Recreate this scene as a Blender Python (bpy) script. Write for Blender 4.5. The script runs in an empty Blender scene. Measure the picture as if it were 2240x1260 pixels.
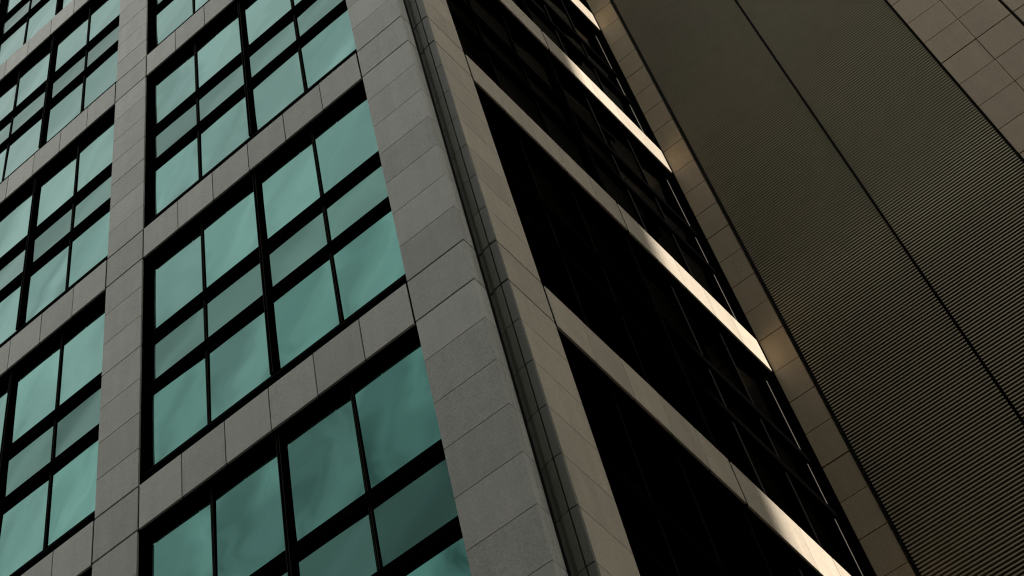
import bpy, bmesh, math, random
from mathutils import Matrix, Vector
random.seed(11)
scene = bpy.context.scene
col = scene.collection
R = math.radians

# ------------------------------------------------------------------ camera
ZA = 16.82                       # height of the spandrel underside that everything is measured from
cam_data = bpy.data.cameras.new('camera')
cam = bpy.data.objects.new('camera', cam_data); col.objects.link(cam)
M3 = Matrix(((0.6969223, 0.6245133, 0.3525372), (0.7153752, -0.6399322, -0.2805800), (0.0503740, 0.4477388, -0.8927443)))
cam.matrix_world = Matrix.Translation((3.527828, -6.886895, ZA - 15.220609)) @ M3.to_4x4()
cam_data.sensor_fit = 'HORIZONTAL'; cam_data.sensor_width = 36.0
cam_data.lens = 3934.789 / 2240 * 36.0
cam_data.shift_x = (1120 - 132.647) / 2240
cam_data.shift_y = -(630 - 135.234) / 2240
cam_data.clip_start = 0.1; cam_data.clip_end = 3000
scene.camera = cam

# ------------------------------------------------------------------ light
SUN_EL, SUN_OFF = 22.0, 1.3      # elevation; degrees in front of the wall planes (azimuth measured from +X towards -Y)
sd = Vector((math.cos(R(SUN_EL)) * math.cos(R(SUN_OFF)), -math.cos(R(SUN_EL)) * math.sin(R(SUN_OFF)), math.sin(R(SUN_EL))))
sun_data = bpy.data.lights.new('sun', 'SUN')
sun_data.energy = 5.0; sun_data.angle = R(0.5); sun_data.color = (1.0, 0.91, 0.83)
sun = bpy.data.objects.new('sun', sun_data); col.objects.link(sun)
sun.rotation_euler = sd.to_track_quat('Z', 'Y').to_euler()
sun.location = (40, -10, 60)

world = bpy.data.worlds.new('World'); scene.world = world; world.use_nodes = True
wn, wl = world.node_tree.nodes, world.node_tree.links
wn.clear()
def W(t, **k):
    n = wn.new(t)
    for a, b in k.items(): setattr(n, a, b)
    return n
wout = W('ShaderNodeOutputWorld'); bg = W('ShaderNodeBackground')
sky = W('ShaderNodeTexSky', sky_type='NISHITA', sun_disc=False, sun_elevation=R(SUN_EL), sun_rotation=R(90 + SUN_OFF), dust_density=2.0, air_density=1.2)
tc = W('ShaderNodeTexCoord')
sep = W('ShaderNodeSeparateXYZ'); wl.new(tc.outputs['Generated'], sep.inputs[0])
mx = W('ShaderNodeMath', operation='MAXIMUM'); wl.new(sep.outputs[2], mx.inputs[0]); mx.inputs[1].default_value = 0.06
dx = W('ShaderNodeMath', operation='DIVIDE'); wl.new(sep.outputs[0], dx.inputs[0]); wl.new(mx.outputs[0], dx.inputs[1])
dy = W('ShaderNodeMath', operation='DIVIDE'); wl.new(sep.outputs[1], dy.inputs[0]); wl.new(mx.outputs[0], dy.inputs[1])
cmb = W('ShaderNodeCombineXYZ'); wl.new(dx.outputs[0], cmb.inputs[0]); wl.new(dy.outputs[0], cmb.inputs[1])
add = W('ShaderNodeVectorMath', operation='ADD'); wl.new(cmb.outputs[0], add.inputs[0]); add.inputs[1].default_value = (-23.489 / 1.6, 8.499 / 1.6, 0.4 / 1.6)
nz = W('ShaderNodeTexNoise'); nz.inputs['Scale'].default_value = 1.6; nz.inputs['Detail'].default_value = 3.0; nz.inputs['Roughness'].default_value = 0.45
wl.new(add.outputs[0], nz.inputs['Vector'])
ramp = W('ShaderNodeValToRGB')                                   # overcast: grey undersides to bright thin cloud
ramp.color_ramp.elements[0].position = 0.20; ramp.color_ramp.elements[0].color = (3.0, 3.1, 3.05, 1)
ramp.color_ramp.elements[1].position = 0.66; ramp.color_ramp.elements[1].color = (13.9, 14.3, 13.9, 1)
nz2 = W('ShaderNodeTexNoise'); nz2.inputs['Scale'].default_value = 13.0; nz2.inputs['Detail'].default_value = 3.0; nz2.inputs['Roughness'].default_value = 0.55; nz2.inputs['Distortion'].default_value = 0.4
wl.new(add.outputs[0], nz2.inputs['Vector'])
fine = W('ShaderNodeMath', operation='MULTIPLY_ADD'); wl.new(nz2.outputs['Fac'], fine.inputs[0]); fine.inputs[1].default_value = 0.62; fine.inputs[2].default_value = -0.30
tot = W('ShaderNodeMath', operation='ADD'); wl.new(nz.outputs['Fac'], tot.inputs[0]); wl.new(fine.outputs[0], tot.inputs[1])
wl.new(tot.outputs[0], ramp.inputs[0])
mixs = W('ShaderNodeMix', data_type='RGBA'); mixs.inputs[0].default_value = 0.94
wl.new(sky.outputs[0], mixs.inputs[6]); wl.new(ramp.outputs[0], mixs.inputs[7])
wl.new(mixs.outputs[2], bg.inputs[0]); bg.inputs[1].default_value = 0.067
wl.new(bg.outputs[0], wout.inputs[0])

vs = scene.view_settings
vs.view_transform = 'Standard'; vs.look = 'None'; vs.exposure = 0.58; vs.gamma = 1.0
scene.render.engine = 'CYCLES'
scene.cycles.caustics_reflective = False; scene.cycles.caustics_refractive = False
scene.cycles.sample_clamp_indirect = 4.0
scene.cycles.use_denoising = True
scene.cycles.max_bounces = 8
scene.cycles.filter_width = 1.2

# ------------------------------------------------------------------ materials
def new_mat(name):
    m = bpy.data.materials.new(name); m.use_nodes = True
    nt = m.node_tree; b = nt.nodes['Principled BSDF']
    return m, nt, b
def rand_vec(nt, scale):
    """object coordinates shifted by a per-object random amount, so no two stones share a pattern"""
    n, l = nt.nodes, nt.links
    tcn = n.new('ShaderNodeTexCoord'); oi = n.new('ShaderNodeObjectInfo')
    ml = n.new('ShaderNodeMath'); ml.operation = 'MULTIPLY'; ml.inputs[1].default_value = 97.0
    l.new(oi.outputs['Random'], ml.inputs[0])
    ad = n.new('ShaderNodeVectorMath'); ad.operation = 'ADD'
    l.new(tcn.outputs['Object'], ad.inputs[0]); l.new(ml.outputs[0], ad.inputs[1])
    return ad.outputs[0], oi.outputs['Random'], tcn
def granite(name, dark, light, rough=0.5, var=0.10):
    m, nt, b = new_mat(name); n, l = nt.nodes, nt.links
    vec, rnd, tcn = rand_vec(nt, 1)
    n1 = n.new('ShaderNodeTexNoise'); n1.inputs['Scale'].default_value = 95; n1.inputs['Detail'].default_value = 3; l.new(vec, n1.inputs['Vector'])
    n2 = n.new('ShaderNodeTexNoise'); n2.inputs['Scale'].default_value = 5.0; n2.inputs['Detail'].default_value = 4; l.new(vec, n2.inputs['Vector'])
    n3 = n.new('ShaderNodeTexVoronoi'); n3.inputs['Scale'].default_value = 55; l.new(vec, n3.inputs['Vector'])
    mp = n.new('ShaderNodeMapping'); mp.inputs['Scale'].default_value = (9, 9, 0.5); l.new(tcn.outputs['Object'], mp.inputs['Vector'])
    n4 = n.new('ShaderNodeTexNoise'); n4.inputs['Scale'].default_value = 1.0; n4.inputs['Detail'].default_value = 3; l.new(vec, mp.inputs['Vector']); l.new(mp.outputs[0], n4.inputs['Vector'])
    def mad(src, mul, addv, nxt=None):
        x = n.new('ShaderNodeMath'); x.operation = 'MULTIPLY_ADD'; l.new(src, x.inputs[0]); x.inputs[1].default_value = mul
        if nxt is None: x.inputs[2].default_value = addv
        else: l.new(nxt, x.inputs[2])
        return x.outputs[0]
    a = mad(n1.outputs['Fac'], 1.7, -0.85 + 0.5)
    a = mad(n2.outputs['Fac'], 0.5, 0, a)
    a = mad(n3.outputs['Distance'], 0.30, 0, a)
    a = mad(n4.outputs['Fac'], 0.6, 0, a)
    a = mad(rnd, var * 4, 0, a)
    sh = n.new('ShaderNodeMath'); sh.operation = 'SUBTRACT'; l.new(a, sh.inputs[0]); sh.inputs[1].default_value = 0.63 + var * 2
    cr = n.new('ShaderNodeValToRGB'); l.new(sh.outputs[0], cr.inputs[0])
    cr.color_ramp.elements[0].position = 0.0; cr.color_ramp.elements[0].color = (*dark, 1)
    cr.color_ramp.elements[1].position = 1.0; cr.color_ramp.elements[1].color = (*light, 1)
    l.new(cr.outputs[0], b.inputs['Base Color'])
    b.inputs['Roughness'].default_value = rough; b.inputs['Specular IOR Level'].default_value = 0.35
    bp = n.new('ShaderNodeBump'); bp.inputs['Strength'].default_value = 0.12; bp.inputs['Distance'].default_value = 0.003
    l.new(n1.outputs['Fac'], bp.inputs['Height']); l.new(bp.outputs[0], b.inputs['Normal'])
    return m
M_STONE = granite('grey_granite', (0.29, 0.287, 0.255), (0.505, 0.50, 0.445), 0.5, 0.15)
M_WARMLIT = granite('warm_lit_granite', (0.315, 0.275, 0.21), (0.545, 0.48, 0.375), 0.5, 0.09)  # tower granite again, the court's warm light put into its colour
M_STEP_SHADE = granite('shaded_step_granite', (0.10, 0.105, 0.085), (0.18, 0.185, 0.15), 0.55, 0.07)  # tower granite darkened, recess shade put into its colour
M_BROWN = granite('brown_granite', (0.168, 0.122, 0.067), (0.285, 0.212, 0.120), 0.5, 0.06)

def metal(name, colr, rough, met=0.0, spec=0.3):
    m, nt, b = new_mat(name); n, l = nt.nodes, nt.links
    vec, rnd, tcn = rand_vec(nt, 1)
    nn = n.new('ShaderNodeTexNoise'); nn.inputs['Scale'].default_value = 7; nn.inputs['Detail'].default_value = 4; l.new(vec, nn.inputs['Vector'])
    mr = n.new('ShaderNodeMapRange'); l.new(nn.outputs['Fac'], mr.inputs[0])
    mr.inputs['To Min'].default_value = rough * 0.8; mr.inputs['To Max'].default_value = rough * 1.25
    l.new(mr.outputs[0], b.inputs['Roughness'])
    mc = n.new('ShaderNodeMix'); mc.data_type = 'RGBA'; l.new(nn.outputs['Fac'], mc.inputs[0])
    mc.inputs[6].default_value = (*[c * 0.8 for c in colr], 1); mc.inputs[7].default_value = (*[c * 1.2 for c in colr], 1)
    l.new(mc.outputs[2], b.inputs['Base Color'])
    b.inputs['Metallic'].default_value = met; b.inputs['Specular IOR Level'].default_value = spec
    return m
M_BLACK = metal('black_metal_and_shade', (0.0015, 0.0015, 0.0014), 0.8, 0, 0.0)  # near-black: frame metal, plus shade put into soffits, reveals and rib valleys
M_LIP_DIM = metal('dimmed_lip', (0.013, 0.0125, 0.011), 0.6, 0.0, 0.0)  # court-face lip darkened, shade put into its colour
M_LIPL = metal('grey_gasket_lip', (0.034, 0.034, 0.029), 0.6, 0.0, 0.0)
M_GLINT = metal('glint_trim', (0.24, 0.225, 0.19), 0.4, 0.2, 0.4)  # pale jamb trim, its sun glint put into the colour
M_BRONZE = metal('bronze_cladding', (0.215, 0.185, 0.127), 0.48, 0.65, 0.3)
M_CORE = metal('dark_backing', (0.02, 0.02, 0.019), 0.8, 0, 0.1)

def glass(name, tint, rough, edge=1.0):
    m, nt, b = new_mat(name); n, l = nt.nodes, nt.links
    vec, rnd, tcn = rand_vec(nt, 1)
    b.inputs['Metallic'].default_value = 1.0; b.inputs['Specular Tint'].default_value = (edge, edge, edge, 1)
    mr = n.new('ShaderNodeMapRange'); l.new(rnd, mr.inputs[0]); mr.inputs['To Min'].default_value = 0.86; mr.inputs['To Max'].default_value = 1.12
    mc = n.new('ShaderNodeMix'); mc.data_type = 'RGBA'; mc.blend_type = 'MULTIPLY'; mc.inputs[0].default_value = 1.0
    mc.inputs[6].default_value = (*tint, 1); l.new(mr.outputs[0], mc.inputs[7]); l.new(mc.outputs[2], b.inputs['Base Color'])
    b.inputs['Roughness'].default_value = rough
    nn = n.new('ShaderNodeTexNoise'); nn.inputs['Scale'].default_value = 1.5; nn.inputs['Detail'].default_value = 1.0; l.new(vec, nn.inputs['Vector'])
    bp = n.new('ShaderNodeBump'); bp.inputs['Strength'].default_value = 0.25; bp.inputs['Distance'].default_value = 0.012
    l.new(nn.outputs['Fac'], bp.inputs['Height'])
    sx = n.new('ShaderNodeSeparateXYZ'); l.new(tcn.outputs['Generated'], sx.inputs[0])          # sealed units bow slightly
    def hump(sock):
        a = n.new('ShaderNodeMath'); a.operation = 'SUBTRACT'; a.inputs[0].default_value = 1.0; l.new(sock, a.inputs[1])
        c = n.new('ShaderNodeMath'); c.operation = 'MULTIPLY'; l.new(sock, c.inputs[0]); l.new(a.outputs[0], c.inputs[1])
        return c.outputs[0]
    h1, h2 = hump(sx.outputs[0 if name != 'smoked_glass' else 1]), hump(sx.outputs[2])
    hh = n.new('ShaderNodeMath'); hh.operation = 'MULTIPLY'; l.new(h1, hh.inputs[0]); l.new(h2, hh.inputs[1])
    pw_ = n.new('ShaderNodeMath'); pw_.operation = 'POWER'; l.new(hh.outputs[0], pw_.inputs[0]); pw_.inputs[1].default_value = 1.0
    b2 = n.new('ShaderNodeBump'); b2.inputs['Strength'].default_value = 1.0; b2.inputs['Distance'].default_value = -0.09
    l.new(pw_.outputs[0], b2.inputs['Height']); l.new(bp.outputs[0], b2.inputs['Normal']); l.new(b2.outputs[0], b.inputs['Normal'])
    return m
M_GLASS = glass('teal_mirror_glass', (0.062, 0.186, 0.158), 0.01)
M_VENT = glass('teal_vent_glass', (0.056, 0.138, 0.117), 0.05, 0.85)
M_DIM_GLASS = glass('smoked_glass', (0.04, 0.045, 0.036), 0.01, 0.21)  # darkened copy of the tower glass, dim reflection put into its colour

m, nt, b = new_mat('paving'); M_PAVE = m
_n = nt.nodes.new('ShaderNodeTexBrick'); _n.inputs['Scale'].default_value = 1.0
_n.inputs['Color1'].default_value = (0.16, 0.155, 0.145, 1); _n.inputs['Color2'].default_value = (0.20, 0.19, 0.18, 1); _n.inputs['Mortar'].default_value = (0.06, 0.06, 0.055, 1)
_n.inputs['Mortar Size'].default_value = 0.01
_t = nt.nodes.new('ShaderNodeTexCoord'); nt.links.new(_t.outputs['Object'], _n.inputs['Vector']); nt.links.new(_n.outputs['Color'], b.inputs['Base Color']); b.inputs['Roughness'].default_value = 0.8

# ------------------------------------------------------------------ helpers
CACHE = {}
def box_mesh(dx, dy, dz, mat, bevel):
    k = (round(dx, 4), round(dy, 4), round(dz, 4), mat.name, bevel)
    if k in CACHE: return CACHE[k]
    bm = bmesh.new(); bmesh.ops.create_cube(bm, size=1.0)
    bmesh.ops.scale(bm, vec=(dx, dy, dz), verts=bm.verts)
    if bevel: bmesh.ops.bevel(bm, geom=bm.edges[:], offset=bevel, segments=1, affect='EDGES', profile=0.5)
    me = bpy.data.meshes.new('block'); bm.to_mesh(me); bm.free(); me.materials.append(mat)
    CACHE[k] = me; return me
WPOS = {}
def link(o, parent, wpos):
    col.objects.link(o); WPOS[o] = Vector(wpos)
    if parent is not None:
        o.parent = parent; o.location = Vector(wpos) - WPOS[parent]
    else: o.location = wpos
    return o
def root(name, label, cat, pos, group=None):
    o = bpy.data.objects.new(name, None); o.empty_display_size = 0.5
    o['label'] = label; o['category'] = cat
    if group: o['group'] = group
    return link(o, None, pos)
XE, YE, DD, YP = 0.1716, 0.1727, 5.4116, 0.7313
XA, XB, XC = -3.9844, -3.4720, -0.5582
class Face:
    """facade coordinates: s along the wall, d inwards, z up (relative to ZA) -> world box"""
    def __init__(self, kind): self.kind = kind
    def rect(self, s0, s1, d0, d1):
        if self.kind == 'L': return s0, s1, d0, d1
        if self.kind == 'R': return XE - d1, XE - d0, s0, s1
        return s0, s1, DD + d0, DD + d1
FL, FR, FW = Face('L'), Face('R'), Face('W')
def box(face, name, s0, s1, d0, d1, z0, z1, mat, parent, bevel=0.0, jit=0.0):
    x0, x1, y0, y1 = face.rect(s0, s1, d0, d1)
    me = box_mesh(x1 - x0, y1 - y0, z1 - z0, mat, bevel)
    o = bpy.data.objects.new(name, me)
    p = Vector(((x0 + x1) / 2, (y0 + y1) / 2, ZA + (z0 + z1) / 2))
    j = random.uniform(-jit, jit)
    if face.kind == 'R': p.x += j
    else: p.y += j
    return link(o, parent, p)
def multi(face, name, boxes, mats, parent, origin=None):
    """several boxes (s0,s1,d0,d1,z0,z1,material index) of ONE piece joined into one mesh"""
    bm = bmesh.new()
    r0 = face.rect(*boxes[0][:4]) if origin is None else None
    org = Vector(((r0[0] + r0[1]) / 2, (r0[2] + r0[3]) / 2, ZA + boxes[0][4])) if origin is None else Vector(origin)
    for s0, s1, d0, d1, z0, z1, mi in boxes:
        x0, x1, y0, y1 = face.rect(s0, s1, d0, d1)
        g = bmesh.ops.create_cube(bm, size=1.0)['verts']
        bmesh.ops.scale(bm, vec=(x1 - x0, y1 - y0, z1 - z0), verts=g)
        bmesh.ops.translate(bm, vec=Vector(((x0 + x1) / 2, (y0 + y1) / 2, ZA + (z0 + z1) / 2)) - org, verts=g)
        for f in {f for v in g for f in v.link_faces}: f.material_index = mi
    me = bpy.data.meshes.new(name); bm.to_mesh(me); bm.free()
    for m_ in mats: me.materials.append(m_)
    return link(bpy.data.objects.new(name, me), parent, org)
def prism(name, pts, z0, z1, mat, parent):
    """vertical prism from a plan outline (world x, y)"""
    cx = sum(p[0] for p in pts) / len(pts); cy = sum(p[1] for p in pts) / len(pts)
    k = ('prism', tuple((round(p[0], 4), round(p[1], 4)) for p in pts), round(z1 - z0, 4), mat.name)
    if k not in CACHE:
        bm = bmesh.new(); h = (z1 - z0) / 2
        lo = [bm.verts.new((x - cx, y - cy, -h)) for x, y in pts]; hi = [bm.verts.new((x - cx, y - cy, h)) for x, y in pts]
        bm.faces.new(hi); bm.faces.new(lo[::-1])
        for i in range(len(pts)):
            j = (i + 1) % len(pts); bm.faces.new((lo[i], lo[j], hi[j], hi[i]))
        bmesh.ops.recalc_face_normals(bm, faces=bm.faces[:])
        me = bpy.data.meshes.new(name); bm.to_mesh(me); bm.free(); me.materials.append(mat); CACHE[k] = me
    return link(bpy.data.objects.new(name, CACHE[k]), parent, (cx, cy, ZA + (z0 + z1) / 2))

H, HS = 4.0, 0.5327
C = (H - HS) / 7
F0, F1 = -3, 3                   # storeys built piece by piece
def courses(f):
    """(z0, z1) of the eight stone courses of a storey, open joints beside the spandrel course"""
    b_, t_ = f * H, f * H + HS
    wide, thin = 0.0105, 0.0036
    out = [(b_ + wide, t_ - wide)]
    for k in range(7):
        z0, z1 = t_ + k * C, t_ + (k + 1) * C
        out.append((z0 + (wide if k == 0 else thin), z1 - (wide if k == 6 else thin)))
    return out

# ------------------------------------------------------------------ ground
me = bpy.data.meshes.new('ground'); g = 400
me.from_pydata([(-g, -g, 0), (g, -g, 0), (g, g, 0), (-g, g, 0)], [], [(0, 1, 2, 3)]); me.materials.append(M_PAVE)
o = bpy.data.objects.new('ground', me); o['kind'] = 'structure'; link(o, None, (0, 0, 0))

# ------------------------------------------------------------------ the tower with the two glazed faces
tower = root('office_tower', 'grey granite office tower with teal mirrored windows and a stepped corner', 'building', (0, 0, 0))
ZLO, ZHI = -ZA, 31.0
multi(FL, 'core', [(-14.0, -0.012, 0.185, 9.0, ZLO, ZHI, 0)], [M_CORE], tower)

def window(face, s0, s1, ncol, f, fin_cols):
    """glazing between the spandrel of storey f (below) and the next one"""
    zb = (f + 1) * H; zt = f * H + HS
    G = 0.105
    w = multi(face, 'window', [(s0, s1, G - 0.036, G + 0.02, zt, zb - 3.23, 0),           # sill rail
                               (s0, s1, G + 0.014, G + 0.03, zb - 3.23, zb, 0),           # back board
                               (s0, s1, G - 0.040, G - 0.036, zb - 3.262, zb - 3.254, 1)], [M_BLACK, M_LIPL if face.kind == 'L' else M_LIP_DIM], tower)
    rows = [(zb - 3.228, zb - 2.106, M_GLASS), (zb - 2.106, zb - 1.332, M_VENT), (zb - 1.332, zb - 0.001, M_GLASS)]
    pw = (s1 - s0) / ncol
    if face.kind == 'R': rows = [(a, b_, M_DIM_GLASS) for a, b_, _ in rows]
    for i in range(ncol):
        for z0, z1, mt in rows:
            p_ = box(face, 'pane', s0 + i * pw + 0.003, s0 + (i + 1) * pw - 0.003, G, G + 0.012, z0 + 0.003, z1 - 0.003, mt, w)
            a1, a2 = random.gauss(0, 0.0045), random.gauss(0, 0.0045)      # no pane hangs perfectly true
            p_.rotation_euler = (a1, 0, a2) if face.kind == 'L' else (0, a1, a2)
    for i in range(1, ncol):
        c = s0 + i * pw + 0.008
        if i in fin_cols:
            h_ = 0.0175
            multi(face, 'mullion_fin', [(c - h_, c + h_, 0.056, G, zb - 3.23, zb - 0.002, 0),
                                        (c - h_, c - h_ + 0.006, 0.052, 0.056, zb - 3.23, zb - 0.002, 1),
                                        (c + h_ - 0.006, c + h_, 0.052, 0.056, zb - 3.23, zb - 0.002, 1)], [M_BLACK, M_LIPL if face.kind == 'L' else M_LIP_DIM], w)
        else:
            h_ = 0.0185; c = s0 + i * pw
            bx_ = []
            for z0, z1 in ((zb - 3.23, zb - 2.156), (zb - 2.056, zb - 1.386), (zb - 1.277, zb - 0.002)):
                bx_ += [(c - h_, c + h_, 0.094, G, z0, z1, 0), (c - 0.010, c - 0.004, 0.090, 0.094, z0, z1, 1), (c + 0.006, c + 0.012, 0.090, 0.094, z0, z1, 1)]
            multi(face, 'mullion', bx_, [M_BLACK, M_LIPL if face.kind == 'L' else M_LIP_DIM], w)
    for z0, z1 in ((zb - 1.386, zb - 1.277), (zb - 2.156, zb - 2.056)):
        box(face, 'transom', s0, s1, 0.064, G, z0, z1, M_BLACK, w)
    if face.kind == 'R':                                                   # slim jamb strip beside the inner corner
        multi(face, 'jamb', [(s1 - 0.062, s1 - 0.012, 0.094, G, zb - 3.23, zb - 0.002, 0), (s1 - 0.052, s1 - 0.044, 0.088, 0.094, zb - 3.23, zb - 2.16, 1),
                             (s1 - 0.052, s1 - 0.044, 0.088, 0.094, zb - 2.05, zb - 1.39, 1), (s1 - 0.052, s1 - 0.044, 0.088, 0.094, zb - 1.27, zb - 0.1, 1)], [M_BLACK, M_GLINT], w)
    return w

def spandrel(face, s0, s1, n, f, mid_joint=None):
    z0, z1 = f * H, f * H + HS
    sp = box(face, 'spandrel', s0 + 0.004, s1 - 0.004, 0.007, 0.15, z0 + 0.002, z1 - 0.002, M_BLACK, tower)  # soffit coloured black for the deep shade under the panels
    pw = (s1 - s0 - 0.036) / n
    for i in range(n):
        a, b_ = s0 + 0.018 + i * pw, s0 + 0.018 + (i + 1) * pw
        ga = 0.017 if i == mid_joint else 0.0045
        gb = 0.017 if i + 1 == mid_joint else 0.0045
        box(face, 'spandrel_panel', a + (ga if i else 0), b_ - (gb if i < n - 1 else 0), 0.0, 0.020, z0, z1, M_WARMLIT if face.kind == 'R' else M_STONE, sp, 0.002, 0.0012)
    return sp

bays = [(XB, XC), (XA - 2.914, XA), (XA - 2.914 - 0.512 - 2.914, XA - 2.914 - 0.512)]
for f in range(F0, F1 + 1):
    for s0, s1 in bays:
        spandrel(FL, s0, s1, 6, f); window(FL, s0, s1, 4, f, (2,))
    spandrel(FR, YP, DD - 0.004, 10, f, 5); window(FR, YP, DD - 0.004, 6, f, (3,))

# piers of the left face
for s0, s1 in [(XA, XB), (XA - 2.914 - 0.512, XA - 2.914)]:
    z0, z1 = F0 * H, (F1 + 1) * H
    pier = box(FL, 'pier', s0 + 0.002, s1 - 0.002, 0.024, 0.2, z0, z1, M_BLACK, tower)  # reveals coloured black for the shade beside the windows
    for f in range(F0, F1 + 1):
        for a, b_ in courses(f):
            box(FL, 'pier_slab', s0, s1, 0.0, 0.022, a, b_, M_STONE, pier, 0.002, 0.0012)
# the stepped corner pier
z0, z1 = F0 * H, (F1 + 1) * H
corner = multi(FL, 'corner_pier', [(XC + 0.002, -0.032, 0.066, 0.19, z0, z1, 0), (-0.030, 0.104, 0.201, YP - 0.004, z0, z1, 0), (0.104, XE - 0.024, 0.30, YP - 0.003, z0, z1, 0)], [M_BLACK], tower)
def arc(cx, cy, r, a0, a1, n):
    return [(cx + r * math.cos(R(a0 + (a1 - a0) * i / n)), cy + r * math.sin(R(a0 + (a1 - a0) * i / n))) for i in range(n + 1)]
for f in range(F0, F1 + 1):
    for a, b_ in courses(f):
        prism('corner_slab', [(XC, 0.0)] + arc(-0.006, 0.006, 0.006, -90, 0, 3) + [(0.0, 0.064), (XC, 0.064)], a, b_, M_STONE, corner)
        prism('return_slab', [(-0.034, 0.0675), (0.0, 0.0675)] + arc(-0.026, 0.126, 0.026, 0, 90, 6) + [(-0.034, 0.152)], a, b_, M_STONE, corner)
        prism('step_slab', [(-0.024, YE + 0.026), (0.012, YE + 0.024), (0.045, YE + 0.009), (0.0995, YE + 0.002), (0.0995, YE + 0.0265), (-0.024, YE + 0.0275)], a, b_, M_STEP_SHADE, corner)  # sloped as well as darkened, to put shade in the groove
        box(FL, 'step_edge', 0.1100, XE - 0.0015, YE, YE + 0.020, a, b_, M_STEP_SHADE, corner, 0.002)
        prism('edge_slab', [(0.1075, YE + 0.021), (XE, YE + 0.021)] + [(XE, YP - 0.018), (0.1075, YP - 0.018)], a, b_, M_WARMLIT, corner)

# storeys beyond the detailed ones (base and top of the tower)
for f in list(range(-4, F0)) + list(range(F1 + 1, F1 + 4)):
    zb0 = max(f * H, ZLO); zb1 = (f + 1) * H
    bxs = []
    for s0, s1 in bays: bxs += [(s0, s1, 0.0, 0.15, f * H, f * H + HS, 0), (s0, s1, 0.105, 0.15, f * H + HS, zb1, 1)]
    for s0, s1 in [(XA, XB), (XA - 2.914 - 0.512, XA - 2.914), (XC, -0.002)]: bxs.append((s0, s1, 0.0, 0.152, zb0, zb1, 0))
    multi(FL, 'street_front_storey', bxs, [M_STONE, M_GLASS], tower)
    multi(FR, 'court_front_storey', [(YP, DD - 0.006, 0.0, 0.15, f * H, f * H + HS, 0), (YP, DD - 0.006, 0.105, 0.15, f * H + HS, zb1, 1), (YE, YP, 0.0, 0.152, zb0, zb1, 0)], [M_WARMLIT, M_DIM_GLASS], tower)

# ------------------------------------------------------------------ the adjoining block with the ribbed cladding
block = root('ribbed_block', 'brown stone block with two tall panels of fine horizontal bronze ribs', 'building', (XE, DD, 0))
multi(FW, 'wall_core', [(XE + 0.003, 9.0, 0.07, 6.0, ZLO, 34.0, 0)], [M_CORE], block)
def stone_column(s0, s1, zoff, parent, name):
    for f in range(F0, F1 + 2):
        b_, t_ = f * H + zoff, f * H + HS + zoff
        edges = [b_, t_] + [t_ + k * C for k in range(1, 8)]
        for k in range(8):
            lo, hi = edges[k], edges[k + 1]
            g0 = 0.007 if k in (1, 5) else 0.0032
            g1 = 0.007 if k in (0, 4) else 0.0032
            box(FW, name, s0, s1, 0.0, 0.05, lo + g0, hi - g1, M_BROWN, parent, 0.002, 0.001)
zlo_, zhi_ = F0 * H, (F1 + 2) * H
strip = box(FW, 'stone_strip', XE + 0.006, 0.466, 0.054, 0.072, zlo_, zhi_, M_CORE, block)
stone_column(XE + 0.004, 0.470, 0.0, strip, 'strip_slab')
PITCH = C / 11
def ribbed_panel(s0, s1):
    org = Vector(((s0 + s1) / 2, DD + 0.03, ZA))
    prof = [(0.070, 0.0), (0.013, 0.003), (0.010, 0.006), (0.010, 0.020), (0.013, 0.023), (0.070, 0.028)]   # (depth, height) of one rib
    verts, faces = [], []
    z = zlo_; k = 0
    while z < zhi_:
        for d_, h_ in prof:
            verts.append((s0 - org.x, DD + d_ - 0.05 - org.y, z + h_)); verts.append((s1 - org.x, DD + d_ - 0.05 - org.y, z + h_))
        z += PITCH
    for i in range(0, len(verts) - 2, 2): faces.append((i, i + 1, i + 3, i + 2))
    for a in (s0, s1):                                                     # dark edge trims close the sides of the panel
        k = len(verts)
        for d_, z_ in ((-0.042, zlo_), (0.052, zlo_), (0.052, zhi_), (-0.042, zhi_)): verts.append((a + (0.001 if a == s0 else -0.001) - org.x, DD + d_ - org.y, z_))
        faces.append((k, k + 1, k + 2, k + 3))
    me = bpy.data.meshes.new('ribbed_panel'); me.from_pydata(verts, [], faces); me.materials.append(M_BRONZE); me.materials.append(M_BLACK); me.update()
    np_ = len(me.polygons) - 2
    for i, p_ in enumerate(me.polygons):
        if i >= np_ or i % 6 == 5: p_.material_index = 1               # valleys coloured black as shade between the ribs; side trims too
    o = bpy.data.objects.new('ribbed_panel', me)
    return link(o, block, org)
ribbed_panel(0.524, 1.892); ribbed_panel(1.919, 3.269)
pier3 = box(FW, 'stone_pier', 3.300, 6.2, 0.054, 0.072, zlo_, zhi_, M_CORE, block)
x = 3.297
for w_, gap in ((0.4225, 0.006), (0.423, 0.030), (0.423, 0.006), (0.423, 0.030), (0.423, 0.006)):
    stone_column(x, x + w_, 0.125, pier3, 'stone_slab'); x += w_ + gap
multi(FW, 'side_wall', [(x, 9.0, 0.0, 0.068, ZLO, 34.0, 0)], [M_BROWN], block)
multi(FW, 'parapet', [(XE + 0.003, 9.0, 0.0, 0.069, zhi_ + 0.01, 34.02, 0)], [M_BROWN], block)
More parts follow.
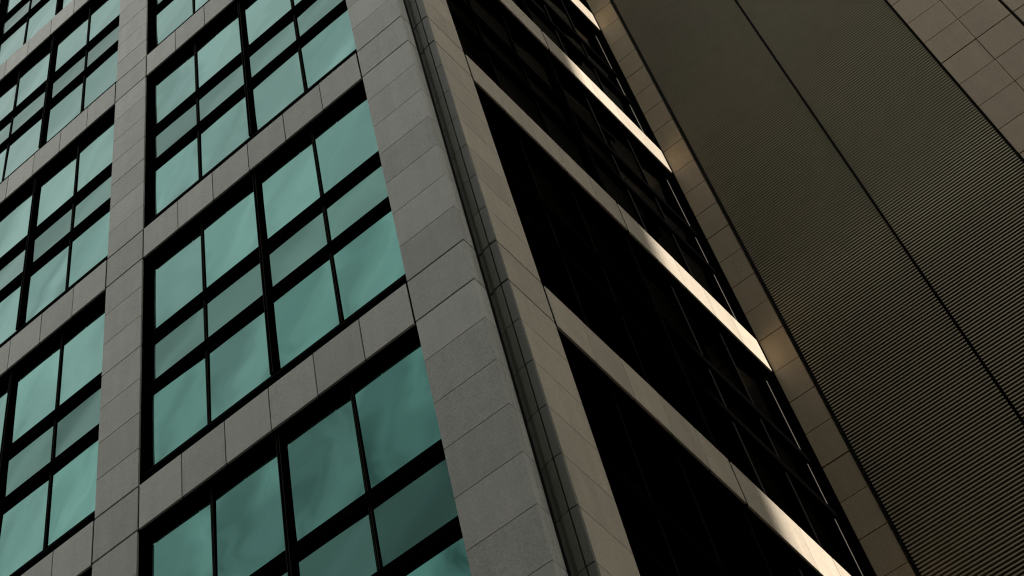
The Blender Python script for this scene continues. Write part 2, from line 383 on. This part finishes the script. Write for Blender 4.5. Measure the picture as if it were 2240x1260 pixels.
multi(FW, 'base_wall', [(XE + 0.003, x - 0.004, 0.0, 0.069, ZLO, zlo_ - 0.01, 0)], [M_BROWN], block)

# ------------------------------------------------------------------ unseen tower placed across the court (its edge throws the shade on the court front)
NX, NW = 40.0, 7.0; NE = 3.62 - (NX + NW - XE) * math.tan(R(SUN_OFF))
nb = root('shading_tower', 'slim unseen tower placed across the court to shade the court face of the office tower', 'building', (NX, NE, 0))
def city_block(rt, x0, x1, y0, y1, h, sides):
    """plain unseen block: dark glazed walls, stone floor bands and piers on the listed sides"""
    def nbox(name, a0, a1, b0, b1, z0, z1, mat): return multi(FL, name, [(a0, a1, b0, b1, z0 - ZA, z1 - ZA, 0)], [mat], rt)
    nbox('glazed_wall', x0 + 0.2, x1 - 0.2, y0 + 0.2, y1 - 0.2, 0, h - 0.3, M_CORE)
    n = int(h // 3.6)
    for k in range(n + 1):
        nbox('floor_band', x0, x1, y0, y1, k * 3.6, min(k * 3.6 + 1.1, h), M_BROWN)  # brown chosen for the warm light it bounces to the court face
    for sx in sides:
        a, b_ = (y0, y1) if sx in 'WE' else (x0, x1)
        m_ = max(2, int((b_ - a) / 4.5)); st = (b_ - a - 0.6) / m_
        for j in range(m_ + 1):
            p0 = a + j * st
            for k in range(n):
                z0, z1 = k * 3.6 + 1.1, (k + 1) * 3.6
                if sx == 'W': nbox('pier', x0 + 0.01, x0 + 0.5, p0 + 0.01, p0 + 0.59, z0, z1, M_BROWN)
                else: nbox('pier', p0 + 0.01, p0 + 0.59, y1 - 0.5, y1 - 0.01, z0, z1, M_BROWN)
    nbox('end_wall', x0 + 0.02, x1 - 0.02, y1 - 0.7, y1 - 0.003, 0.01, h - 0.01, M_BROWN) if 'N' not in sides else None
city_block(nb, NX, NX + NW, NE - 18, NE, 52.0, 'W')
ob = root('sky_blocker', 'unseen block added across the street to shut low sky off the facades', 'building', (0, -13, 0))
city_block(ob, -16.0, 26.0, -27.0, -13.0, 26.0, 'N')  # unseen block added to darken the lower facades
